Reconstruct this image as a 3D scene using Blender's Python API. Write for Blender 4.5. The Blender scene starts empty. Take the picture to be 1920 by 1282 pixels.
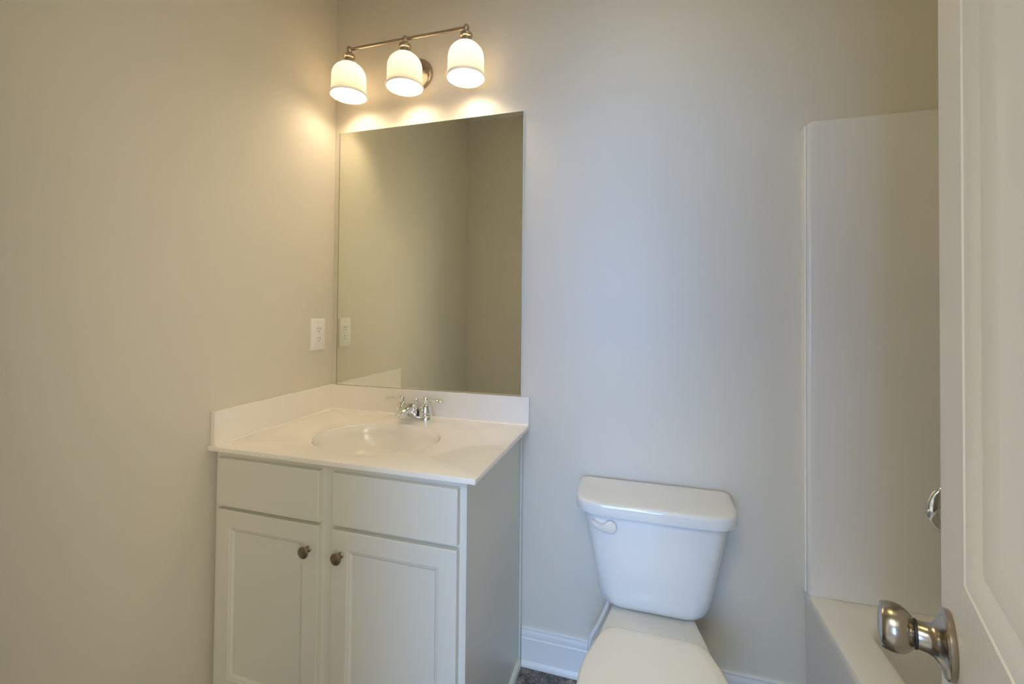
import bpy, bmesh, math
from mathutils import Vector, Matrix

S = bpy.context.scene
COL = S.collection
PI = math.pi
pi2 = 2 * PI

# ------------------------------------------------------------------ camera
CAM_POS = Vector((1.2719, -1.5902, 1.2982))
R_ = Vector((0.9591, 0.2828, 0.0093)).normalized()
F_ = Vector((-0.2829, 0.9590, 0.0154)).normalized()
U_ = R_.cross(F_).normalized()
R_ = F_.cross(U_).normalized()
cd = bpy.data.cameras.new('camera')
cd.sensor_width = 36.0
cd.lens = 822.376 / 1920 * 36.0
cd.shift_y = -70.55 / 1920
cd.clip_start = 0.01
cam = bpy.data.objects.new('camera', cd)
COL.objects.link(cam)
M = Matrix((R_, U_, -F_)).transposed().to_4x4()
M.translation = CAM_POS
cam.matrix_world = M
S.camera = cam

# ------------------------------------------------------------------ world, daylight, exposure
S.view_settings.view_transform = 'Standard'
S.view_settings.look = 'None'
S.view_settings.gamma = 1
S.view_settings.use_curve_mapping = False
S.view_settings.exposure = 0.30
S.cycles.max_bounces = 14
S.cycles.diffuse_bounces = 9
S.cycles.sample_clamp_indirect = 10.0
w = bpy.data.worlds.new('world')
S.world = w
w.use_nodes = True
w.node_tree.nodes['Background'].inputs[0].default_value = (0.55, 0.75, 1.0, 1)
w.node_tree.nodes['Background'].inputs[1].default_value = 1.0


def area(name, loc, direction, sx, sy, power, col):
    ld = bpy.data.lights.new(name, 'AREA')
    ld.shape = 'RECTANGLE'
    ld.size, ld.size_y = sx, sy
    ld.energy = power
    ld.color = col
    o = bpy.data.objects.new(name, ld)
    COL.objects.link(o)
    o.location = loc
    o.rotation_euler = Vector(direction).to_track_quat('-Z', 'Y').to_euler()
    return o


DAY_W = 75.0
HALL_W = 24.0
SIDE_W = 38.0
CEIL_W = 2.5
# daylight entering by the window of the room beyond the open doorway
area('window_daylight', (1.0, -4.02, 1.50), (0.0, 1, 0), 1.3, 1.4, DAY_W, (0.24, 0.475, 0.98))

# added overhead fill in the room beyond the doorway, no known lamp
area('hall_overhead_fill', (0.9, -2.7, 2.70), (0, 0, -1), 0.8, 0.8, HALL_W, (0.96, 0.95, 0.66))

# added warm fill from that room's right side, to brighten the left wall
area('hall_side_fill', (2.75, -3.0, 1.75), (-1.65, 1.42, -0.35), 1.3, 1.5, SIDE_W, (1.0, 0.87, 0.58))

# unseen fill added under the bathroom ceiling, warms the tops and right half
area('bathroom_top_fill', (1.35, -0.85, 2.70), (0, 0, -1), 0.45, 0.45, CEIL_W, (1.0, 0.87, 0.42))

BULB_EMIT = 79.0
BULB_COL = (1.0, 0.785, 0.55)

# ------------------------------------------------------------------ materials


def mat(name, col, rough=0.5, metal=0.0, spec=0.5, coat=0.0, bump=None, var=None):
    m = bpy.data.materials.new(name)
    m.use_nodes = True
    nt = m.node_tree
    b = nt.nodes['Principled BSDF']
    b.inputs['Base Color'].default_value = (*col, 1)
    b.inputs['Roughness'].default_value = rough
    b.inputs['Metallic'].default_value = metal
    b.inputs['Specular IOR Level'].default_value = spec
    b.inputs['Coat Weight'].default_value = coat
    b.inputs['Coat Roughness'].default_value = 0.05
    tc = nt.nodes.new('ShaderNodeTexCoord')
    if var:
        scale, amt = var
        n = nt.nodes.new('ShaderNodeTexNoise')
        n.inputs['Scale'].default_value = scale
        n.inputs['Detail'].default_value = 5
        mx = nt.nodes.new('ShaderNodeMix')
        mx.data_type = 'RGBA'
        mx.inputs['A'].default_value = (*[c * (1 - amt) for c in col], 1)
        mx.inputs['B'].default_value = (*[min(1, c * (1 + amt)) for c in col], 1)
        nt.links.new(tc.outputs['Object'], n.inputs['Vector'])
        nt.links.new(n.outputs['Fac'], mx.inputs['Factor'])
        nt.links.new(mx.outputs['Result'], b.inputs['Base Color'])
    if bump:
        scale, strength = bump
        n = nt.nodes.new('ShaderNodeTexNoise')
        n.inputs['Scale'].default_value = scale
        n.inputs['Detail'].default_value = 3
        bp = nt.nodes.new('ShaderNodeBump')
        bp.inputs['Strength'].default_value = strength
        bp.inputs['Distance'].default_value = 0.002
        nt.links.new(tc.outputs['Object'], n.inputs['Vector'])
        nt.links.new(n.outputs['Fac'], bp.inputs['Height'])
        nt.links.new(bp.outputs['Normal'], b.inputs['Normal'])
    return m


WALL = mat('greige_wall_paint', (0.735, 0.69, 0.60), 0.42, spec=0.35, bump=(260, 0.04))
CEIL = mat('ceiling_paint', (0.88, 0.86, 0.82), 0.8, spec=0.2, bump=(140, 0.1))
TRIM = mat('white_trim_paint', (0.80, 0.80, 0.78), 0.35)
DOORM = mat('white_door_paint', (0.86, 0.83, 0.76), 0.40, bump=(90, 0.05))
CABM = mat('white_cabinet_paint', (0.76, 0.75, 0.68), 0.38, bump=(120, 0.03))
MARBLE = mat('cultured_marble', (0.93, 0.89, 0.83), 0.16, coat=0.3, var=(3.5, 0.03))
PORC = mat('white_porcelain', (0.78, 0.78, 0.77), 0.10, coat=0.6)
SEATM = mat('white_seat_plastic', (0.82, 0.79, 0.71), 0.28)
FIBER = mat('tub_fiberglass', (0.82, 0.80, 0.77), 0.22, coat=0.25)
CHROME = mat('polished_chrome', (0.86, 0.87, 0.88), 0.06, metal=1)
NICKEL = mat('brushed_nickel', (0.43, 0.38, 0.315), 0.22, metal=1)
NICKELB = mat('brushed_nickel_fixture', (0.50, 0.42, 0.33), 0.27, metal=1)
BRASS = mat('antique_bronze', (0.34, 0.275, 0.20), 0.42, metal=1, var=(60, 0.25))
PLASTIC = mat('white_outlet_plastic', (0.90, 0.885, 0.87), 0.5)
SLOT = mat('slot_dark', (0.10, 0.09, 0.08), 0.6)
SMUDGE = mat('grey_print', (0.42, 0.40, 0.38), 0.6)
RUBBER = mat('black_rubber', (0.02, 0.02, 0.02), 0.5)
HOSE = mat('white_vinyl_hose', (0.78, 0.78, 0.80), 0.35)
MIRR = mat('silvered_mirror', (0.80, 0.82, 0.73), 0.0, metal=1)
MEDGE = mat('polished_glass_edge', (0.80, 0.84, 0.80), 0.15)
HALL = mat('hall_wall_paint', (0.66, 0.64, 0.60), 0.7)

# floor: mottled dark vinyl
FLOOR = bpy.data.materials.new('mottled_vinyl_floor')
FLOOR.use_nodes = True
nt = FLOOR.node_tree
b = nt.nodes['Principled BSDF']
tc = nt.nodes.new('ShaderNodeTexCoord')
n1 = nt.nodes.new('ShaderNodeTexNoise')
n1.inputs['Scale'].default_value = 42
n1.inputs['Detail'].default_value = 8
n1.inputs['Roughness'].default_value = 0.7
cr = nt.nodes.new('ShaderNodeValToRGB')
cr.color_ramp.elements[0].position = 0.36
cr.color_ramp.elements[0].color = (0.035, 0.032, 0.034, 1)
cr.color_ramp.elements[1].position = 0.66
cr.color_ramp.elements[1].color = (0.36, 0.31, 0.27, 1)
e = cr.color_ramp.elements.new(0.5)
e.color = (0.12, 0.11, 0.105, 1)
nt.links.new(tc.outputs['Object'], n1.inputs['Vector'])
nt.links.new(n1.outputs['Fac'], cr.inputs['Fac'])
nt.links.new(cr.outputs['Color'], b.inputs['Base Color'])
b.inputs['Roughness'].default_value = 0.35

# frosted opal glass of the lamp shades


def opal(name, fac):
    m = bpy.data.materials.new(name)
    m.use_nodes = True
    nt = m.node_tree
    nt.nodes.clear()
    out = nt.nodes.new('ShaderNodeOutputMaterial')
    tr = nt.nodes.new('ShaderNodeBsdfTranslucent')
    tr.inputs['Color'].default_value = (0.95, 0.92, 0.86, 1)
    df = nt.nodes.new('ShaderNodeBsdfPrincipled')
    df.inputs['Base Color'].default_value = (0.9, 0.89, 0.86, 1)
    df.inputs['Roughness'].default_value = 0.25
    mx = nt.nodes.new('ShaderNodeMixShader')
    mx.inputs['Fac'].default_value = fac
    nt.links.new(tr.outputs[0], mx.inputs[1])
    nt.links.new(df.outputs[0], mx.inputs[2])
    nt.links.new(mx.outputs[0], out.inputs['Surface'])
    return m


OPAL = opal('opal_glass', 0.745)
RIMM = opal('opal_glass_rim', 0.80)

BULBM = bpy.data.materials.new('lit_bulb')
BULBM.use_nodes = True
nt = BULBM.node_tree
b = nt.nodes['Principled BSDF']
b.inputs['Base Color'].default_value = (1, 0.95, 0.88, 1)
b.inputs['Emission Color'].default_value = (*BULB_COL, 1)
b.inputs['Emission Strength'].default_value = BULB_EMIT

# ------------------------------------------------------------------ helpers


def bm_new():
    return bmesh.new()


def bx(bm, x0, x1, y0, y1, z0, z1, mtx=None):
    vs = [bm.verts.new((x, y, z)) for x in (x0, x1) for y in (y0, y1) for z in (z0, z1)]
    if mtx:
        for v in vs:
            v.co = mtx @ v.co
    f = [(0, 1, 3, 2), (4, 6, 7, 5), (0, 4, 5, 1), (2, 3, 7, 6), (0, 2, 6, 4), (1, 5, 7, 3)]
    for q in f:
        bm.faces.new([vs[i] for i in q])
    return vs


def loft(bm, rings, cap0=True, cap1=True, closed=False):
    """rings: list of equal-length lists of points, each ring a closed loop"""
    V = [[bm.verts.new(p) for p in r] for r in rings]
    n = len(V[0])
    pairs = list(zip(V[:-1], V[1:]))
    if closed:
        pairs.append((V[-1], V[0]))
    for a, b_ in pairs:
        for i in range(n):
            j = (i + 1) % n
            bm.faces.new((a[i], a[j], b_[j], b_[i]))
    if not closed:
        if cap0:
            bm.faces.new(list(reversed(V[0])))
        if cap1:
            bm.faces.new(V[-1])
    return V


def lathe(bm, prof, seg=40, mtx=None, cap0=True, cap1=True, closed=False):
    rings = []
    for r, z in prof:
        ring = []
        for k in range(seg):
            a = pi2 * k / seg
            p = Vector((max(r, 1e-5) * math.cos(a), max(r, 1e-5) * math.sin(a), z))
            ring.append(mtx @ p if mtx else p)
        rings.append(ring)
    return loft(bm, rings, cap0, cap1, closed)


def tube(bm, pts, rad, seg=14, flat=None, up=Vector((0, 0, 1))):
    """tube along pts; rad a number or a list; flat = list of (rx, ry) scale in side/up directions"""
    pts = [Vector(p) for p in pts]
    rings = []
    for i, p in enumerate(pts):
        t = (pts[min(i + 1, len(pts) - 1)] - pts[max(i - 1, 0)]).normalized()
        s = t.cross(up)
        if s.length < 1e-4:
            s = t.cross(Vector((0, 1, 0)))
        s.normalize()
        u = s.cross(t).normalized()
        r = rad[i] if isinstance(rad, (list, tuple)) else rad
        fx, fy = flat[i] if flat else (1, 1)
        rings.append([p + s * (r * fx * math.cos(pi2 * k / seg)) + u * (r * fy * math.sin(pi2 * k / seg))
                      for k in range(seg)])
    loft(bm, rings)


def smooth_path(P, n=8):
    """Catmull-Rom through P"""
    P = [Vector(p) for p in P]
    Q = [P[0] * 2 - P[1]] + P + [P[-1] * 2 - P[-2]]
    o = []
    for i in range(1, len(Q) - 2):
        for k in range(n):
            t = k / n
            a, b_, c, d = Q[i - 1], Q[i], Q[i + 1], Q[i + 2]
            o.append(0.5 * ((2 * b_) + (c - a) * t + (2 * a - 5 * b_ + 4 * c - d) * t * t + (3 * b_ - a - 3 * c + d) * t ** 3))
    o.append(P[-1])
    return o


def prism(bm, prof, fn, a0, a1):
    """extrude a closed 2D profile from a0 to a1; fn(u, v, a) -> point"""
    loft(bm, [[fn(u, v, a0) for u, v in prof], [fn(u, v, a1) for u, v in prof]])


def rrect(x0, x1, y0, y1, r, z, n=6):
    """rounded rectangle ring, counter-clockwise, r number or 4 radii (x1y0, x1y1, x0y1, x0y0)"""
    rs = r if isinstance(r, (list, tuple)) else (r,) * 4
    pts = []
    for (cx, cy, sx, sy, a0), rr in zip(((x1, y0, -1, 1, -PI / 2), (x1, y1, -1, -1, 0), (x0, y1, 1, -1, PI / 2), (x0, y0, 1, 1, PI)), rs):
        for k in range(n + 1):
            a = a0 + PI / 2 * k / n
            pts.append(Vector((cx + sx * rr + rr * math.cos(a), cy + sy * rr + rr * math.sin(a), z)))
    return pts


def obj(name, bm, m, parent=None, smooth=None, bevel=None, seg=2):
    bmesh.ops.remove_doubles(bm, verts=bm.verts, dist=1e-6)
    bmesh.ops.recalc_face_normals(bm, faces=bm.faces)
    off = Vector(parent['_loc']) if parent and '_loc' in parent.keys() else None
    if off is not None:
        bmesh.ops.translate(bm, verts=bm.verts, vec=-off)
    me = bpy.data.meshes.new(name)
    bm.to_mesh(me)
    bm.free()
    me.materials.append(m)
    o = bpy.data.objects.new(name, me)
    COL.objects.link(o)
    if parent:
        o.parent = parent
        if '_loc' in parent.keys():
            o['_loc'] = list(parent['_loc'])
    if bevel:
        md = o.modifiers.new('bevel', 'BEVEL')
        md.width = bevel
        md.segments = seg
        md.limit_method = 'ANGLE'
        md.angle_limit = math.radians(40)
        if smooth is None:
            smooth = 40
    if smooth:
        for p in me.polygons:
            p.use_smooth = True
        me.set_sharp_from_angle(angle=math.radians(smooth))
        if bevel:
            o.modifiers.new('weighted', 'WEIGHTED_NORMAL').keep_sharp = True
    return o


def thing(name, label, cat, loc, group=None):
    o = bpy.data.objects.new(name, None)
    COL.objects.link(o)
    o.location = loc
    o.empty_display_size = 0.05
    o['label'] = label
    o['category'] = cat
    o['_loc'] = list(loc)
    if group:
        o['group'] = group
    return o


def struct(name, bm, m, label=None, cat=None, parent=None, bevel=None, smooth=None):
    o = obj(name, bm, m, parent, smooth, bevel)
    o['kind'] = 'structure'
    if label:
        o['label'] = label
        o['category'] = cat
    return o


# ------------------------------------------------------------------ room shell
XR = 2.535          # right wall
YF = -1.524         # front (door) wall, room side
YF2 = -1.64         # hall side
ZC = 2.74
DX0, DX1, DZ = 0.79, 1.412, 2.045   # door opening

bm = bm_new(); bx(bm, -0.10, 0, YF2, 0.1, 0, ZC)
struct('wall_left', bm, WALL, 'greige painted left wall beside the vanity', 'wall')
bm = bm_new(); bx(bm, 0, XR + 0.1, 0, 0.1, 0, ZC)
struct('wall_back', bm, WALL, 'greige painted back wall behind the toilet and mirror', 'wall')
bm = bm_new(); bx(bm, XR, XR + 0.1, YF2, 0, 0, ZC)
struct('wall_right', bm, WALL, 'greige painted right wall beyond the bathtub', 'wall')
bm = bm_new()
bx(bm, 0, DX0, YF2, YF, 0, ZC)
bx(bm, DX1, XR, YF2, YF, 0, ZC)
bx(bm, DX0, DX1, YF2, YF, DZ, ZC)
struct('wall_front', bm, WALL, 'greige painted wall with the doorway, seen in the mirror', 'wall')
bm = bm_new(); bx(bm, -0.1, XR + 0.1, YF2, 0.1, -0.1, 0)
struct('floor', bm, FLOOR, 'dark mottled grey vinyl floor', 'floor')
bm = bm_new(); bx(bm, -0.1, XR + 0.1, YF2, 0.1, ZC, ZC + 0.1)
struct('ceiling', bm, CEIL, 'white bathroom ceiling', 'ceiling')

# the room beyond the doorway, with the window opening the daylight comes by
HX0, HX1, HY = -1.2, 3.0, -4.2
bm = bm_new()
bx(bm, HX0 - 0.1, HX0, HY, YF2, 0, ZC)
struct('wall_outer_left', bm, HALL)
bm = bm_new()
bx(bm, HX1, HX1 + 0.1, HY, YF2, 0, ZC)
struct('wall_outer_right', bm, HALL)
bm = bm_new()
WX0, WX1, WZ0, WZ1 = 0.30, 1.70, 0.75, 2.25
bx(bm, HX0 - 0.1, WX0, HY - 0.1, HY, 0, ZC)
bx(bm, WX1, HX1 + 0.1, HY - 0.1, HY, 0, ZC)
bx(bm, WX0, WX1, HY - 0.1, HY, 0, WZ0)
bx(bm, WX0, WX1, HY - 0.1, HY, WZ1, ZC)
struct('wall_outer_far', bm, HALL)
bm = bm_new(); bx(bm, HX0 - 0.1, HX1 + 0.1, HY - 0.1, YF2, -0.1, 0)
struct('floor_outer', bm, mat('hall_carpet', (0.42, 0.38, 0.33), 0.95, bump=(300, 0.4)))
bm = bm_new(); bx(bm, HX0 - 0.1, HX1 + 0.1, HY - 0.1, YF2, ZC, ZC + 0.1)
struct('ceiling_outer', bm, CEIL)
bm = bm_new()
bx(bm, HX0, -0.1, YF2 - 0.001, YF2 + 0.06, 0, ZC)
bx(bm, XR + 0.1, HX1, YF2 - 0.001, YF2 + 0.06, 0, ZC)
struct('wall_outer_near', bm, HALL)

# door frame: jambs and casings
bm = bm_new()
bx(bm, DX0, DX0 + 0.018, YF2 - 0.004, YF + 0.004, 0, DZ - 0.018)
bx(bm, DX0, DX1, YF2 - 0.004, YF + 0.004, DZ - 0.018, DZ)
bx(bm, DX0 - 0.057, DX0 + 0.004, YF, YF + 0.015, 0, DZ + 0.057)
bx(bm, DX0 + 0.004, DX1, YF, YF + 0.015, DZ - 0.004, DZ + 0.057)
struct('trim_1', bm, TRIM, 'white painted door frame around the open doorway', 'door frame', bevel=0.003)

# baseboards: profile (depth from wall, height)
BH = 0.1363
BASE = [(0, 0), (0.020, 0), (0.020, 0.006), (0.017, 0.014), (0.012, 0.0195), (0.0115, 0.021), (0.0115, 0.098),
        (0.0085, 0.101), (0.0085, 0.104), (0.0095, 0.112), (0.0078, 0.121), (0.0055, 0.126), (0.0055, 0.1285), (0.0066, 0.131),
        (0.0055, 0.1352), (0.003, BH), (0, BH)]
bm = bm_new()
prism(bm, BASE, lambda u, v, a: Vector((a, -u - 0.0002, v)), 0.8535, 1.7585)
struct('baseboard_back', bm, TRIM, 'white moulded baseboard on the back wall behind the toilet', 'baseboard', smooth=25)
bm = bm_new()
prism(bm, BASE, lambda u, v, a: Vector((u + 0.0002, a, v)), -0.5385, YF)
struct('baseboard_left', bm, TRIM, 'white moulded baseboard on the left wall', 'baseboard', smooth=25)

# ------------------------------------------------------------------ door leaf, open past ninety degrees
TH = math.radians(19.3)
ud = Vector((math.sin(TH), math.cos(TH), 0))       # hinge -> latch
nd = Vector((-math.cos(TH), math.sin(TH), 0))      # out of the visible face
P0 = Vector((1.6112, -0.9479, 0))                  # latch edge, on the visible face
DM = Matrix((ud, nd, Vector((0, 0, 1)))).transposed().to_4x4()
DM.translation = P0                                # local: x along leaf (0 at latch, negative to hinge), y off face, z up

LW = -0.588
bm = bm_new()
th = 0.035
s_, t_ = 0.106, 0.150      # stile / moulding steps


def door_panel(z0, z1):
    """stepped recess ring with sloped ogee moulding and a raised field"""
    x1, x0 = -s_, LW + s_
    steps = [(0.0, 0.0), (0.0015, -0.0014), (0.0040, -0.0018), (0.0200, -0.0076), (0.0215, -0.0086), (0.0235, -0.0088), (0.0410, -0.0142), (0.0430, -0.0150)]
    rings = []
    for ins, dep in steps:
        rings.append([DM @ Vector(p) for p in ((x0 + ins, dep, z0 + ins), (x1 - ins, dep, z0 + ins), (x1 - ins, dep, z1 - ins), (x0 + ins, dep, z1 - ins))])
    loft(bm, rings, cap0=False, cap1=True)


def dbox(x0, x1, z0, z1):
    bx(bm, x0, x1, -th, 0, z0, z1, DM)


zb, zt = 0.012, 2.025
dbox(LW, LW + s_, zb, zt)
dbox(-s_, 0, zb, zt)
dbox(LW + s_, -s_, zb, 0.235)
dbox(LW + s_, -s_, 0.835, 1.0325)
dbox(LW + s_, -s_, zt - s_, zt)
door_panel(0.235, 0.835)
door_panel(1.0325, zt - s_)
bx(bm, LW + s_, -s_, -th, -0.020, 0.235, 0.835, DM)
bx(bm, LW + s_, -s_, -th, -0.020, 1.0325, zt - s_, DM)
door = struct('door_1', bm, DOORM, 'white panelled door standing open at the right, with a brushed nickel knob', 'door', smooth=30)
door['_loc'] = [0, 0, 0]

KC = DM @ Vector((-0.0535, 0, 0.9435))
KM = Matrix((ud, Vector((0, 0, 1)), nd)).transposed().to_4x4()   # local z = out of the face
KM.translation = KC
KM = KM @ Matrix.Scale(0.85, 4)
bm = bm_new()
lathe(bm, [(0.0395, 0.0), (0.0405, 0.002), (0.0405, 0.0065), (0.0385, 0.0085), (0.034, 0.0095), (0.026, 0.0125), (0.0195, 0.018), (0.0172, 0.024), (0.0168, 0.0335)], 48, KM)
hnd = obj('door_knob_rosette', bm, NICKEL, door, smooth=35)
hnd['label'] = 'brushed nickel rosette and knob'
bm = bm_new()
lathe(bm, [(0.0178, 0.033), (0.0178, 0.0362)], 40, KM)
obj('knob_ring', bm, RUBBER, hnd, smooth=35)
bm = bm_new()
lathe(bm, [(0.0165, 0.0355), (0.0195, 0.0375), (0.0245, 0.042), (0.0282, 0.048), (0.0298, 0.054), (0.0297, 0.060), (0.0285, 0.0655), (0.0268, 0.069),
           (0.0262, 0.0696), (0.0255, 0.0692), (0.020, 0.0708), (0.012, 0.0722), (0.0, 0.0726)], 48, KM)
obj('door_knob', bm, NICKEL, hnd, smooth=35)
bm = bm_new()
bx(bm, -0.0005, 0.0015, -0.029, -0.006, 0.922, 0.979, DM)
obj('latch_plate', bm, NICKEL, door, bevel=0.0006)

# ------------------------------------------------------------------ vanity cabinet
H, TK, HS, TS, W, DC = 0.8776, 0.0143, 0.1025, 0.0173, 0.8767, 0.559
CX0, CX1, CY = 0.012, 0.845, -0.5351
ZT = H - TK
van = thing('vanity_cabinet', 'white two-door vanity cabinet with round bronze knobs in the left corner', 'cabinet', (0.43, -0.27, 0))
bm = bm_new()
bx(bm, CX0, CX0 + 0.016, CY + 0.019, -0.001, 0.0, ZT - 0.0005)
bx(bm, CX0 + 0.016, CX1 - 0.020, CY + 0.075, CY + 0.09, 0.0, 0.10)
bx(bm, CX0 + 0.016, CX1 - 0.020, CY + 0.019, -0.012, 0.10, 0.116)
bx(bm, CX0 + 0.016, CX1 - 0.020, -0.012, -0.001, 0.0, ZT - 0.0005)
obj('carcass', bm, CABM, van)
bm = bm_new()
bx(bm, CX1 - 0.018, CX1 - 0.0012, CY + 0.0195, -0.001, 0.0, ZT - 0.0005)
obj('side_panel', bm, CABM, van, bevel=0.0008)
# face frame: stiles, rails, mullion
bm = bm_new()
fy0, fy1 = CY, CY + 0.019
bx(bm, CX0, CX0 + 0.044, fy0, fy1, 0.10, ZT - 0.0005)
bx(bm, CX1 - 0.044, CX1, fy0, fy1, 0.0, ZT - 0.0005)
MUL0, MUL1 = 0.4275 - 0.030, 0.4275 + 0.030
bx(bm, MUL0, MUL1, fy0, fy1, 0.15, ZT - 0.035)
bx(bm, CX0 + 0.044, CX1 - 0.044, fy0, fy1, ZT - 0.035, ZT - 0.0005)
bx(bm, CX0 + 0.044, MUL0, fy0, fy1, 0.676, 0.715)
bx(bm, MUL1, CX1 - 0.044, fy0, fy1, 0.676, 0.715)
bx(bm, CX0 + 0.044, CX1 - 0.044, fy0, fy1, 0.10, 0.15)
obj('face_frame', bm, CABM, van)


def slab_front(bm, x0, x1, z0, z1, yb, t, ed):
    """slab front with a sloped profile edge"""
    rings = []
    for ins, y in ((0, yb), (0, yb - t + 0.0022), (0.0007, yb - t + 0.0007), (0.0022, yb - t)):
        rings.append([Vector(p) for p in ((x0 + ins, y, z0 + ins), (x1 - ins, y, z0 + ins), (x1 - ins, y, z1 - ins), (x0 + ins, y, z1 - ins))])
    return rings


for (x0, x1) in ((0.0365, 0.4055), (0.4505, 0.8265)):
    bm = bm_new()
    loft(bm, slab_front(bm, x0, x1, 0.7005, 0.8445, CY - 0.0003, 0.019, 0.009))
    obj('drawer_front', bm, CABM, van)


def cab_door(x0, x1, z0, z1, knob_x):
    bm = bm_new()
    rings = slab_front(bm, x0, x1, z0, z1, CY - 0.0003, 0.019, 0.006)
    y = CY - 0.0193
    f = 0.050
    for ins, dep in ((f, 0), (f + 0.002, 0.0015), (f + 0.008, 0.003), (f + 0.0125, 0.0072), (f + 0.014, 0.008)):
        rings.append([Vector(p) for p in ((x0 + ins, y + dep, z0 + ins), (x1 - ins, y + dep, z0 + ins), (x1 - ins, y + dep, z1 - ins), (x0 + ins, y + dep, z1 - ins))])
    loft(bm, rings)
    d = obj('cabinet_door', bm, CABM, van)
    km = Matrix((Vector((1, 0, 0)), Vector((0, 0, 1)), Vector((0, -1, 0)))).transposed().to_4x4()
    km.translation = Vector((knob_x, y, 0.6225))
    bm = bm_new()
    lathe(bm, [(0.0088, 0.0), (0.0090, 0.0012), (0.0078, 0.0026), (0.0055, 0.0040), (0.0046, 0.0075), (0.0050, 0.0125), (0.0085, 0.0160), (0.0145, 0.0180), (0.0162, 0.0200),
               (0.0164, 0.0225), (0.0152, 0.0245), (0.0140, 0.0250), (0.0136, 0.0246), (0.0100, 0.0262), (0.0, 0.0275)], 32, km)
    k = obj('cabinet_knob', bm, BRASS, d, smooth=35)
    k['label'] = 'antique bronze knob'


cab_door(0.0365, 0.4055, 0.140, 0.6905, 0.3745)
cab_door(0.4505, 0.8265, 0.140, 0.6885, 0.4815)
bm = bm_new()
bx(bm, CX1 - 0.001, CX1 + 0.0065, -0.0165, -0.0008, 0.0, ZT - 0.0008)
obj('scribe_moulding', bm, CABM, van, bevel=0.002)
bm = bm_new()
prism(bm, [(0, 0), (0.013, 0), (0.013, 0.010), (0.011, 0.019), (0.0065, 0.026), (0, 0.028)],
      lambda u, v, a: Vector((CX1 - 0.001 + u, a, v)), CY + 0.02, -0.0205)
obj('shoe_moulding', bm, CABM, van, smooth=50)

# ------------------------------------------------------------------ vanity countertop with integral oval basin
top = thing('vanity_countertop', 'cream cultured marble vanity top with oval basin and raised splashes', 'countertop', (0.43, -0.28, ZT))
EX, EY, EA, EB = 0.437, -0.318, 0.212, 0.174
corners = [math.atan2(y - EY, x - EX) % pi2 for x, y in ((0.001, -DC), (W, -DC), (W, -0.001), (0.001, -0.001))]
angs = sorted([pi2 * k / 112 for k in range(112)] + corners)


def rect_hit(a, x0=0.001, x1=W, y0=-DC, y1=-0.001):
    c, s = math.cos(a), math.sin(a)
    ts = []
    if abs(c) > 1e-9:
        ts.append(((x1 if c > 0 else x0) - EX) / c)
    if abs(s) > 1e-9:
        ts.append(((y1 if s > 0 else y0) - EY) / s)
    t = min(ts)
    return EX + t * c, EY + t * s


def ell(a, k=1.0, dk=0.0):
    # point of the ellipse in the polar direction a
    r = 1.0 / math.sqrt((math.cos(a) / (EA * k + dk)) ** 2 + (math.sin(a) / (EB * k + dk)) ** 2)
    return EX + r * math.cos(a), EY + r * math.sin(a)


rings = []
e_ = 0.0025
for z, mode in ((ZT, 'out'), (H - e_, 'out'), (H - e_ * 0.3, 'out1'), (H, 'out2'), (H, 'in0'), (H - 0.0006, 'in1'), (ZT, 'in2')):
    ring = []
    for a in angs:
        if mode.startswith('out'):
            ins = {'out': 0, 'out1': 0.0012, 'out2': 0.0035}[mode]
            p = rect_hit(a, 0.001 + ins, W - ins, -DC + ins, -0.001 - ins)
        else:
            p = ell(a, 1.0, {'in0': 0.004, 'in1': 0.0015, 'in2': 0.001}[mode])
        ring.append(Vector((p[0], p[1], z)))
    rings.append(ring)
bm = bm_new()
loft(bm, rings, closed=True)
obj('slab', bm, MARBLE, top, smooth=35)
bm = bm_new()
rings = []
prof_b = [(1.0, 0.0010, -0.0008), (1.0, -0.001, -0.0022), (1.0, -0.003, -0.006), (1.0, -0.0055, -0.016), (0.985, -0.006, -0.022), (0.955, 0, -0.032), (0.91, 0, -0.056),
          (0.84, 0, -0.084), (0.73, 0, -0.108), (0.57, 0, -0.126), (0.38, 0, -0.136), (0.18, 0, -0.140), (0.10, 0, -0.141)]
for k, dk, dz in prof_b:
    rings.append([Vector((*ell(a, k, dk), H + dz)) for a in angs])
outer = [[Vector((*ell(a, k, dk + 0.010), H + dz - 0.008)) for a in angs] for k, dk, dz in reversed(prof_b[4:])]
bm = bm_new()
loft(bm, rings, cap0=False, cap1=True)
basin = obj('basin', bm, MARBLE, top, smooth=60)
bm = bm_new()
md_ = Matrix.Translation((EX, EY, H - 0.1408))
lathe(bm, [(0.022, 0.0), (0.0225, 0.002), (0.020, 0.003), (0.015, 0.0025), (0.014, 0.0045), (0.0, 0.006)], 32, md_)
obj('drain', bm, CHROME, basin, smooth=40)
bm = bm_new()
bx(bm, 0.001, W - 0.0005, -TS, -0.001, H - 0.004, H + HS)
FIL = [(-0.002, -0.002), (0.007, -0.002), (0.007, 0.0002), (0.0045, 0.0006), (0.0022, 0.0022), (0.0006, 0.0045), (0.0002, 0.007), (-0.002, 0.007)]
prism(bm, FIL, lambda u, v, a: Vector((a, -TS - u, H + v)), TS, W - 0.0035)
obj('backsplash', bm, MARBLE, top, bevel=0.0035, seg=3)
bm = bm_new()
bx(bm, 0.001, TS, -DC + 0.008, -TS, H - 0.004, H + HS)
prism(bm, FIL, lambda u, v, a: Vector((TS + u, a, H + v)), -DC + 0.011, -TS)
obj('side_splash', bm, MARBLE, top, bevel=0.0035, seg=3)

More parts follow.
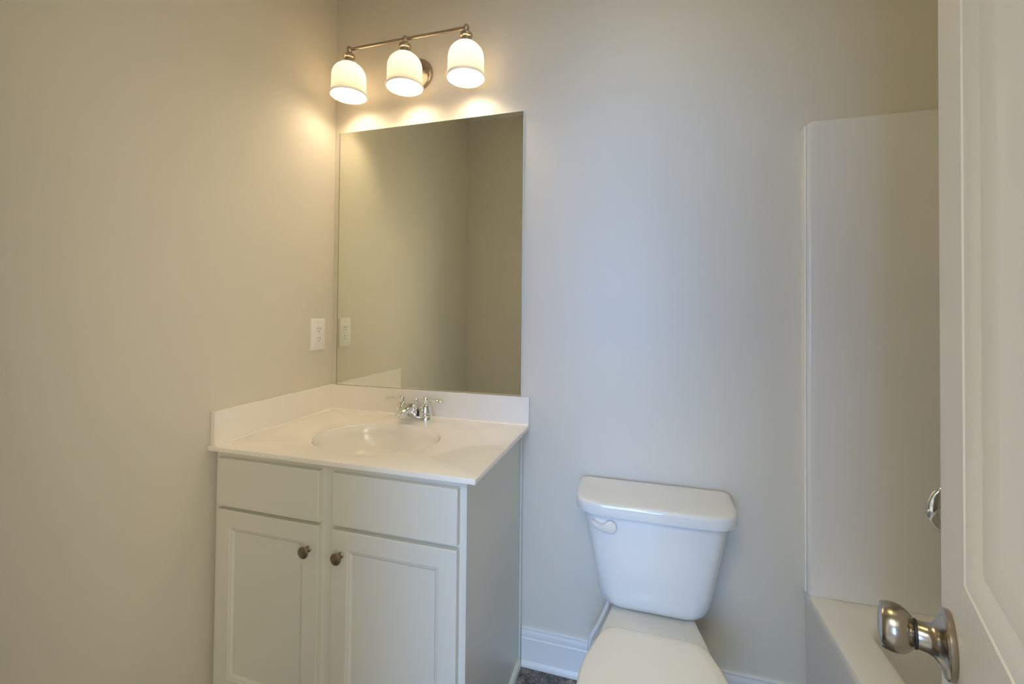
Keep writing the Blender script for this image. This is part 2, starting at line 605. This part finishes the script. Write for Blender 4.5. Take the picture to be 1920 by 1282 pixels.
# ------------------------------------------------------------------ faucet
FX, FY = 0.432, -0.070
fau = thing('faucet', 'chrome two-handle centerset faucet on the vanity top behind the basin', 'faucet', (FX, FY, H))
bm = bm_new()
rings = []
for z, ins in ((0, 0.0005), (0.003, 0), (0.014, 0.0012), (0.019, 0.004), (0.021, 0.009)):
    rings.append(rrect(FX - 0.079 + ins, FX + 0.079 - ins, FY - 0.026 + ins, FY + 0.026 - ins, 0.0255 - ins, H + z, 10))
loft(bm, rings)
obj('faucet_base', bm, CHROME, fau, smooth=40)
for sgn in (-1, 1):
    hx = FX + sgn * 0.051
    bm = bm_new()
    lathe(bm, [(0.0250, 0.019), (0.0256, 0.0225), (0.0235, 0.0255), (0.0235, 0.027), (0.0232, 0.034), (0.0220, 0.044), (0.0198, 0.053), (0.0160, 0.0605), (0.0115, 0.065),
               (0.0095, 0.067), (0.0105, 0.070), (0.0118, 0.0745), (0.0120, 0.0800), (0.0105, 0.0850), (0.0070, 0.0885), (0, 0.0895)], 32, Matrix.Translation((hx, FY, H)))
    hb = obj('faucet_handle', bm, CHROME, fau, smooth=40)
    bm = bm_new()
    path = smooth_path([(hx + sgn * 0.004, FY, H + 0.078), (hx + sgn * 0.020, FY - 0.001, H + 0.0800), (hx + sgn * 0.038, FY - 0.002, H + 0.0790), (hx + sgn * 0.056, FY - 0.003, H + 0.0755), (hx + sgn * 0.072, FY - 0.004, H + 0.0735)], 5)
    n = len(path)
    rr = []
    for i in range(n):
        t = i / (n - 1)
        rr.append(0.0058 - 0.0012 * math.sin(PI * min(t * 1.6, 1)) + (0.0022 * math.sin(PI * (t - 0.45) / 0.55) if t > 0.45 else 0) - (0.002 if i == n - 1 else 0))
    tube(bm, path, rr, 14, [(1.15, 0.85)] * n)
    obj('lever', bm, CHROME, hb, smooth=50)
bm = bm_new()
rings = []
for dy, zt_, zb_, hw in ((0.0225, 0.026, 0.012, 0.012), (0.019, 0.036, 0.010, 0.019), (0.010, 0.052, 0.010, 0.0245), (-0.004, 0.0630, 0.010, 0.0265), (-0.020, 0.0685, 0.012, 0.0262), (-0.038, 0.0695, 0.022, 0.0245),
                         (-0.056, 0.0670, 0.0330, 0.0222), (-0.074, 0.0615, 0.0370, 0.0195), (-0.090, 0.0540, 0.0365, 0.0170), (-0.099, 0.0480, 0.0350, 0.0140), (-0.1015, 0.0440, 0.0370, 0.0090)):
    ring = []
    for k in range(28):
        a = pi2 * k / 28
        c, sn = math.cos(a), math.sin(a)
        ex = 0.8
        ring.append(Vector((FX + hw * math.copysign(abs(c) ** ex, c), FY + dy, H + (zt_ + zb_) / 2 + (zt_ - zb_) / 2 * math.copysign(abs(sn) ** ex, sn))))
    rings.append(ring)
loft(bm, rings)
sp = obj('spout', bm, CHROME, fau, smooth=50)
bm = bm_new()
lathe(bm, [(0.0095, 0.0), (0.0105, 0.002), (0.0105, 0.012), (0.0098, 0.014)], 24, Matrix.Translation((FX, FY - 0.085, H + 0.0255)))
obj('aerator', bm, CHROME, sp, smooth=40)
bm = bm_new()
lathe(bm, [(0.0028, 0.015), (0.0028, 0.066), (0.0055, 0.0675), (0.0080, 0.071), (0.0075, 0.075), (0.0045, 0.078), (0, 0.079)], 18, Matrix.Translation((FX, FY + 0.021, H)))
obj('pop_up_rod', bm, CHROME, fau, smooth=40)

# ------------------------------------------------------------------ mirror
MX0, MX1, MZ0, MZ1 = 0.0277, 0.8452, H + HS + 0.0003, 2.0536
mir = thing('wall_mirror', 'tall frameless rectangular mirror above the vanity backsplash', 'mirror', (0.436, -0.003, MZ0))
bm = bm_new()
bx(bm, MX0, MX1, -0.0052, -0.0005, MZ0, MZ1)
obj('glass_edge', bm, MEDGE, mir, bevel=0.0008)
bm = bm_new()
bx(bm, MX0 + 0.0012, MX1 - 0.0028, -0.0062, -0.0053, MZ0 + 0.0010, MZ1 - 0.0012)
obj('mirror_glass', bm, MIRR, mir)
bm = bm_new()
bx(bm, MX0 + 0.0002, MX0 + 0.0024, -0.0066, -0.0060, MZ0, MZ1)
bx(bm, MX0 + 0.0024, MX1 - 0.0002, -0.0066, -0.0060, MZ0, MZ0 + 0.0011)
obj('edge_strip', bm, mat('dull_edge_strip', (0.28, 0.24, 0.18), 0.4, metal=0.6), mir)  # thin dark strips along the left and bottom edges of the glass

# ------------------------------------------------------------------ vanity light
LY, LZ = -0.110, 2.337
LXS = (0.1475, 0.3985, 0.6505)
lit = thing('vanity_light', 'three-shade brushed nickel vanity light on the wall above the mirror', 'light fixture', (0.3985, 0, 2.254))
WM = Matrix((Vector((1, 0, 0)), Vector((0, 0, 1)), Vector((0, -1, 0)))).transposed().to_4x4()
WM.translation = Vector((0.3985, -0.0003, 2.254))
bm = bm_new()
lathe(bm, [(0.0640, 0.0), (0.0645, 0.004), (0.0630, 0.010), (0.0580, 0.0155), (0.0520, 0.018), (0.0500, 0.0182), (0.046, 0.0195), (0.020, 0.0215), (0, 0.022)], 56, WM)
bpl = obj('backplate', bm, NICKELB, lit, smooth=30)
bm = bm_new()
SM = WM.copy(); SM.translation = Vector((0.3985 + 0.036, -0.019, 2.252))
lathe(bm, [(0.0046, 0), (0.0046, 0.003), (0.0030, 0.0055), (0, 0.0062)], 16, SM)
obj('backplate_screw', bm, NICKELB, bpl, smooth=40)
bm = bm_new()
path = smooth_path([(0.3985, -0.018, 2.262), (0.3985, -0.050, 2.268), (0.3985, -0.082, 2.295), (0.3985, -0.102, 2.322), (0.3985, LY, LZ)], 6)
tube(bm, path, 0.0055, 14)
obj('arm', bm, NICKELB, lit, smooth=50)
bm = bm_new()
lathe(bm, [(0.0064, 0), (0.0064, LXS[2] - LXS[0])], 20, Matrix.Translation((LXS[0], LY, LZ)) @ Matrix.Rotation(PI / 2, 4, 'Y'))
obj('bar', bm, NICKELB, lit, smooth=40)
for lx in LXS:
    T = Matrix.Translation((lx, LY, LZ))
    bm = bm_new()
    lathe(bm, [(0, 0.0125), (0.0060, 0.0115), (0.0100, 0.0075), (0.0118, 0.001), (0.0105, -0.0055), (0.0075, -0.0095), (0.0068, -0.0120), (0.0085, -0.0150),
               (0.0185, -0.0200), (0.0228, -0.0240), (0.0236, -0.0300), (0.0222, -0.0340), (0.0185, -0.0370), (0.0180, -0.0460), (0.0195, -0.0500), (0.0195, -0.0600), (0, -0.060)], 32, T)
    so = obj('socket_cup', bm, NICKELB, lit, smooth=30)
    # opal glass bell shade, open below, with real wall thickness
    outp = [(0.0215, -0.0570), (0.0290, -0.0590), (0.0390, -0.0645), (0.0500, -0.0740), (0.0585, -0.0850), (0.0635, -0.0970), (0.0655, -0.1090), (0.0660, -0.1250), (0.0665, -0.1550), (0.0675, -0.1700), (0.0685, -0.1780)]
    inp = [(r - 0.0035, z - (0.0035 if i < 5 else 0)) for i, (r, z) in enumerate(outp)]
    prof = outp + list(reversed(inp))
    bm = bm_new()
    lathe(bm, prof, 56, T, closed=True)
    shd = obj('lamp_shade', bm, OPAL, lit, smooth=40)
    bm = bm_new()
    lathe(bm, [(0.0685, -0.1782), (0.0705, -0.1790), (0.0725, -0.1820), (0.0728, -0.1860), (0.0712, -0.1882), (0.0685, -0.1885), (0.0665, -0.1860), (0.0655, -0.1782)], 56, T, closed=True)
    obj('shade_rim', bm, RIMM, shd, smooth=50)
    bm = bm_new()
    lathe(bm, [(0.0130, -0.0600), (0.0130, -0.074), (0.0160, -0.080), (0.0230, -0.090), (0.0285, -0.102), (0.0300, -0.114), (0.0280, -0.126), (0.0215, -0.136), (0.0110, -0.142), (0, -0.1435)], 32, T)
    obj('light_bulb', bm, BULBM, so, smooth=50)

# ------------------------------------------------------------------ wall outlet
OY, OZ = -0.0908, 1.1963
outl = thing('wall_outlet', 'white duplex wall outlet on the left wall beside the mirror', 'outlet', (0, OY, OZ))
bm = bm_new()
pw, ph = 0.0392, 0.0640
rings = []
for ins, x in ((0, 0.0002), (0, 0.0030), (0.0012, 0.0048), (0.0040, 0.0062)):
    rings.append([Vector((x, OY + v.x, OZ + v.y)) for v in rrect(-pw + ins, pw - ins, -ph + ins, ph - ins, 0.004, 0, 4)])
loft(bm, rings)
obj('cover_plate', bm, PLASTIC, outl, smooth=30)
for dz in (0.0195, -0.0195):
    bm = bm_new()
    rings = []
    for x, ins in ((0.0060, 0), (0.0074, 0), (0.0080, 0.0008)):
        ring = []
        for k in range(40):
            a = pi2 * k / 40
            rr_ = 0.0172 - ins
            ring.append(Vector((x, OY + rr_ * math.cos(a), OZ + dz + max(-0.0140 + ins, min(0.0140 - ins, rr_ * math.sin(a))))))
        rings.append(ring)
    loft(bm, rings)
    rc = obj('receptacle', bm, PLASTIC, outl, smooth=30)
    for yy, hh in ((-0.0064, 0.0038), (0.0064, 0.0045)):
        bm = bm_new()
        bx(bm, 0.0078, 0.0083, OY + yy - 0.0011, OY + yy + 0.0011, OZ + dz + 0.0045 - hh, OZ + dz + 0.0045 + hh)
        obj('slot', bm, SLOT, rc)
    bm = bm_new()
    lathe(bm, [(0.0025, 0.0078), (0.0025, 0.0083)], 16, Matrix.Translation((0, OY, OZ + dz - 0.0080)) @ Matrix.Rotation(PI / 2, 4, 'Y'))
    obj('ground_hole', bm, SLOT, rc)
bm = bm_new()
lathe(bm, [(0.0032, 0.0060), (0.0030, 0.0070), (0, 0.0074)], 16, Matrix.Translation((0, OY, OZ)) @ Matrix.Rotation(PI / 2, 4, 'Y'))
obj('plate_screw', bm, PLASTIC, outl, smooth=40)
bm = bm_new()
bx(bm, 0.0062, 0.00645, OY - 0.0085, OY - 0.0035, OZ + 0.0468, OZ + 0.0490)
bx(bm, 0.0062, 0.00645, OY + 0.0045, OY + 0.0085, OZ + 0.0480, OZ + 0.0505)
obj('printed_mark', bm, SMUDGE, outl)

# ------------------------------------------------------------------ toilet
TX = 1.309
toi = thing('toilet', 'white two-piece toilet with closed lid between the vanity and the bathtub', 'toilet', (TX, -0.35, 0))


def tank_ring(z, hb_, hf, yb, yf, rf, rb=0.02, n=7):
    """plan of the tank: hb_ half width at the back, hf at the front, rounded front corners"""
    ring = rrect(-1, 1, 0, 1, 0.0, 0, 1)
    pts = []
    # straight-sided trapezoid corners with fillets, via polygon rounding
    poly = [(TX - hf, yf), (TX + hf, yf), (TX + hb_, yb), (TX - hb_, yb)]
    rad = [rf, rf, rb, rb]
    for i in range(4):
        p0, p1, p2 = Vector(poly[i - 1]), Vector(poly[i]), Vector(poly[(i + 1) % 4])
        a, b_ = (p0 - p1).normalized(), (p2 - p1).normalized()
        r = rad[i]
        q0, q2 = p1 + a * r, p1 + b_ * r
        for k in range(n + 1):
            t = k / n
            q = q0 * (1 - t) ** 2 + p1 * 2 * t * (1 - t) + q2 * t * t
            pts.append(Vector((q.x, q.y, z)))
    return pts


# slight bow of the front face
def bow(ring, yf, amt, hw):
    for p in ring:
        if p.y < -0.08:
            p.y -= amt * max(0, 1 - ((p.x - TX) / hw) ** 2) * min(1, (-0.08 - p.y) / 0.06)
    return ring


bm = bm_new()
rings = []
for z, hb_, hf, yf, rf in ((0.386, 0.105, 0.110, -0.165, 0.05), (0.3885, 0.128, 0.130, -0.178, 0.052), (0.396, 0.148, 0.147, -0.188, 0.055), (0.410, 0.160, 0.158, -0.194, 0.057), (0.430, 0.168, 0.165, -0.197, 0.058),
                           (0.470, 0.1775, 0.1735, -0.200, 0.058), (0.540, 0.192, 0.187, -0.203, 0.058), (0.610, 0.206, 0.200, -0.206, 0.058), (0.688, 0.219, 0.212, -0.208, 0.058)):
    rings.append(bow(tank_ring(z, hb_, hf, -0.022, yf, rf), yf, 0.010, hf))
loft(bm, rings)
tank = obj('tank', bm, PORC, toi, smooth=50)
bm = bm_new()
rings = []
for z, ins in ((0.681, 0.004), (0.682, 0.001), (0.686, 0.0), (0.7085, 0.0), (0.7135, 0.0015), (0.7170, 0.005), (0.7188, 0.0105), (0.7200, 0.022), (0.7212, 0.045), (0.722, 0.08)):
    rings.append(bow(tank_ring(z, 0.2395 - ins, 0.236 - ins, -0.0165 - ins * 0.35, -0.2265 + ins, 0.085 - ins * 0.5), -0.23, 0.010, 0.24))
loft(bm, rings)
obj('tank_lid', bm, PORC, toi, smooth=50)
# flush lever: round boss with a paddle that tapers to the left
bm = bm_new()
LVY = -0.2175
ring = []
path2 = []
n = 28
for k in range(n + 1):                      # the round end
    a = -PI * 0.62 + (PI * 1.30) * k / n
    path2.append((0.0 + 0.0190 * math.cos(a), 0.0185 * math.sin(a)))
path2 += [(-0.020, 0.0045), (-0.032, 0.0050), (-0.044, 0.0095), (-0.0530, 0.0135), (-0.0560, 0.0115), (-0.0545, 0.0040), (-0.046, -0.0045), (-0.034, -0.0115), (-0.020, -0.0165)]
LC = Vector((1.1845, 0, 0.6475))
rings = []
for y, s in ((LVY + 0.010, 0.93), (LVY + 0.004, 0.95), (LVY + 0.003, 1.0), (LVY - 0.004, 1.0), (LVY - 0.0065, 0.95), (LVY - 0.0075, 0.86)):
    rings.append([Vector((LC.x + (px + 0.012) * s - 0.012, y, LC.z + pz * s)) for px, pz in path2])
loft(bm, rings)
lev = obj('flush_lever', bm, SEATM, tank, smooth=40)

# bowl: deck and rim on top, pedestal below
def egg(z, hw, yb, yf, hb_, n=64, sq=2.0):
    """plan outline: back narrow (hb_ half width), widening to hw, round front"""
    pts = []
    ym = yf + hw * 1.18
    for k in range(n):
        a = pi2 * k / n
        c, s = math.cos(a), math.sin(a)
        if s <= 0:      # front half: ellipse
            pts.append(Vector((TX + hw * c, ym + (ym - yf) * s, z)))
        else:           # back half: superellipse blended into the deck width
            t = s ** 0.8
            y = ym + (yb - ym) * t
            wv = (yb - y) / (yb - ym)
            e = hb_ + (hw - hb_) * (0.5 - 0.5 * math.cos(PI * min(1, max(0, wv)))) ** 0.9
            x = e * (1 if c > 0 else -1) if abs(c) > 0.30 else e * c / 0.30
            pts.append(Vector((TX + x, y, z)))
    return pts


bm = bm_new()
rings = []
for z, hw, yb, yf, hb_ in ((0.0005, 0.118, -0.12, -0.585, 0.110), (0.020, 0.114, -0.12, -0.580, 0.106), (0.06, 0.102, -0.125, -0.560, 0.095), (0.16, 0.098, -0.125, -0.550, 0.088), (0.24, 0.120, -0.11, -0.600, 0.092),
                           (0.31, 0.150, -0.075, -0.665, 0.098), (0.345, 0.165, -0.050, -0.695, 0.102), (0.362, 0.174, -0.035, -0.708, 0.104), (0.374, 0.175, -0.032, -0.710, 0.105), (0.382, 0.172, -0.034, -0.707, 0.103), (0.385, 0.164, -0.042, -0.699, 0.097)):
    rings.append(egg(z, hw, yb, yf, hb_))
loft(bm, rings)
obj('bowl', bm, PORC, toi, smooth=50)


def lid_ring(z, ins):
    """closed-lid outline: flat back with rounded corners, round front"""
    pts = []
    hw, ym, yf, yb = 0.181 - ins, -0.545, -0.735 + ins, -0.3165 - ins
    key = [(0, yf)]
    n = 40
    for k in range(n + 1):
        a = -PI / 2 + (PI / 2) * k / n
        pts.append((hw * math.cos(a), ym + (ym - yf) * math.sin(a)))
    side = smooth_path([(hw, ym, 0), (hw * 0.985, -0.485, 0), (0.1655 - ins, -0.425, 0), (0.1475 - ins, -0.370, 0), (0.1300 - ins, -0.333 - ins * 0.5, 0), (0.1060 - ins, -0.3185 - ins, 0), (0.070, yb, 0), (0, yb, 0)], 6)
    pts += [(p.x, p.y) for p in side[1:]]
    right = pts
    left = [(-x, y) for x, y in reversed(right[1:-1])]
    return [Vector((TX + x, y, z)) for x, y in right + left]


bm = bm_new()
loft(bm, [lid_ring(z, i) for z, i in ((0.3855, 0.006), (0.388, 0.003), (0.400, 0.003), (0.4045, 0.006))])
obj('seat', bm, SEATM, toi, smooth=50)
bm = bm_new()
rings = [lid_ring(z, i) for z, i in ((0.4055, 0.004), (0.408, 0.0), (0.417, 0.0), (0.4215, 0.003), (0.424, 0.009))]
for z, k in ((0.4252, 0.86), (0.4258, 0.6), (0.426, 0.3)):
    rings.append([Vector((TX + (p.x - TX) * k, -0.52 + (p.y + 0.52) * k, z)) for p in rings[4]])
loft(bm, rings)
obj('seat_lid', bm, SEATM, toi, smooth=50)
# water supply hose from the wall valve up to the tank
bm = bm_new()
path = smooth_path([(1.178, -0.110, 0.392), (1.172, -0.118, 0.350), (1.146, -0.128, 0.292), (1.119, -0.128, 0.235), (1.116, -0.120, 0.185), (1.140, -0.100, 0.142), (1.180, -0.075, 0.125), (1.205, -0.052, 0.125)], 7)
tube(bm, path, 0.0068, 14)
obj('supply_hose', bm, HOSE, toi, smooth=60)
bm = bm_new()
lathe(bm, [(0.026, 0.0003), (0.025, 0.004), (0.010, 0.009), (0.0085, 0.010), (0.0085, 0.040), (0.011, 0.041), (0.011, 0.056), (0, 0.057)], 24,
      Matrix.Translation((1.205, 0, 0.125)) @ Matrix.Rotation(PI / 2, 4, 'X'))
obj('supply_valve', bm, CHROME, toi, smooth=40)

# ------------------------------------------------------------------ bathtub
BX0, BX1, BY0, BY1, BZ = 1.7600, XR - 0.002, YF + 0.003, -0.004, 0.4470
tub = thing('bathtub', 'white fiberglass bathtub with broad rim in the right alcove behind the door', 'bathtub', (2.14, -0.76, 0))
bm = bm_new()


def tr(x0, x1, y0, y1, r, z):
    return rrect(x0, x1, y0, y1, r, z, 10)


rings = [tr(BX0 + 0.012, BX1, BY0, BY1, 0.012, 0.0003), tr(BX0 + 0.010, BX1, BY0, BY1, 0.012, 0.06), tr(BX0 + 0.002, BX1, BY0, BY1, 0.012, BZ - 0.030), tr(BX0, BX1, BY0, BY1, 0.012, BZ - 0.012),
         tr(BX0 + 0.004, BX1 - 0.001, BY0 + 0.001, BY1 - 0.001, 0.012, BZ - 0.003), tr(BX0 + 0.013, BX1 - 0.004, BY0 + 0.004, BY1 - 0.004, 0.012, BZ)]
ix0, ix1, iy0, iy1 = 1.856, BX1 - 0.085, BY0 + 0.16, -0.118
for ins, z in ((0, BZ), (0.006, BZ - 0.002), (0.012, BZ - 0.009), (0.018, BZ - 0.028), (0.034, BZ - 0.14), (0.055, BZ - 0.27), (0.085, BZ - 0.325), (0.14, BZ - 0.345)):
    rings.append(tr(ix0 + ins, ix1 - ins, iy0 + ins * 2.0, iy1 - ins, 0.085 if ins < 0.06 else 0.10, z))
loft(bm, rings)
obj('tub_shell', bm, FIBER, tub, smooth=40)
bm = bm_new()
dm = Matrix((Vector((1, 0, 0)), Vector((0, 0, 1)), Vector((0, -1, 0)))).transposed().to_4x4()
dm.translation = Vector((2.14, iy1 - 0.022, 0.355))
lathe(bm, [(0.036, 0.0), (0.036, 0.006), (0.030, 0.010), (0, 0.011)], 28, dm)
obj('overflow_plate', bm, CHROME, tub, smooth=40)

# ------------------------------------------------------------------ shower surround panels
SZ = 1.892
sur = thing('shower_surround', 'white moulded shower surround wall panels rising above the bathtub', 'shower surround', (2.14, -0.2, BZ))
PT = 0.048
bm = bm_new()
# end panel on the back wall: rounded free edge at the left, eased top corner
pr = []
rc = 0.016
for k in range(7):
    a = PI - (PI / 2) * k / 6
    pr.append((1.7605 + rc + rc * math.cos(a), SZ - rc + rc * math.sin(a)))
pr += [(BX1 - 0.031, SZ), (BX1 - 0.031, BZ + 0.0005), (1.7605, BZ + 0.0005)]
rings = []
cx_, cz_ = 2.1, 1.2
for y, ins in ((-0.0006, 0.0), (-PT + 0.009, 0.0), (-PT + 0.0055, 0.0008), (-PT + 0.0026, 0.0026), (-PT + 0.0008, 0.0055), (-PT, 0.0090)):
    rings.append([Vector((x + (ins if x < cx_ else 0), y, z - (ins if z > SZ - 0.3 else 0))) for x, z in pr])
loft(bm, rings)
obj('end_panel', bm, FIBER, sur, smooth=40)
bm = bm_new()
bx(bm, 1.7555, 1.7603, -0.036, -0.0006, BZ + 0.0015, SZ - 0.010)
obj('edge_flange', bm, mat('lit_edge_white', (0.93, 0.91, 0.86), 0.3), sur, bevel=0.002)  # whiter than the panels: brightness of the lit edge put into the colour
bm = bm_new()
bx(bm, BX1 - 0.030, BX1, BY0 + 0.03, -0.0006, BZ + 0.0005, SZ)
obj('long_panel', bm, FIBER, sur, bevel=0.006)
bm = bm_new()
bx(bm, 1.7605, BX1 - 0.0305, BY0, BY0 + 0.03, BZ + 0.0005, SZ)
obj('end_panel', bm, FIBER, sur, bevel=0.006)

# ------------------------------------------------------------------ shower valve
val = thing('shower_valve', 'round chrome shower valve plate half hidden behind the door edge', 'shower valve', (2.128, -PT, 0.744))
VM = Matrix((Vector((1, 0, 0)), Vector((0, 0, 1)), Vector((0, -1, 0)))).transposed().to_4x4()
VM.translation = Vector((2.131, -PT - 0.0002, 0.748))
bm = bm_new()
lathe(bm, [(0.078, 0), (0.0795, 0.002), (0.0785, 0.0045), (0.073, 0.008), (0.062, 0.014), (0.052, 0.0165), (0.042, 0.0170), (0.036, 0.0185), (0.034, 0.024), (0.0, 0.024)], 56, VM)
obj('escutcheon', bm, CHROME, val, smooth=40)
bm = bm_new()
lathe(bm, [(0.030, 0.0245), (0.031, 0.030), (0.027, 0.052), (0.022, 0.060), (0, 0.062)], 32, VM)
vh = obj('valve_handle', bm, CHROME, val, smooth=40)
bm = bm_new()
tube(bm, [VM @ Vector(p) for p in ((0.01, 0.0, 0.047), (0.045, -0.004, 0.055), (0.085, -0.012, 0.058), (0.105, -0.016, 0.056))], [0.010, 0.0085, 0.0075, 0.005], 14)
obj('valve_lever', bm, CHROME, vh, smooth=50)

for o in list(bpy.data.objects):
    if '_loc' in o.keys():
        del o['_loc']
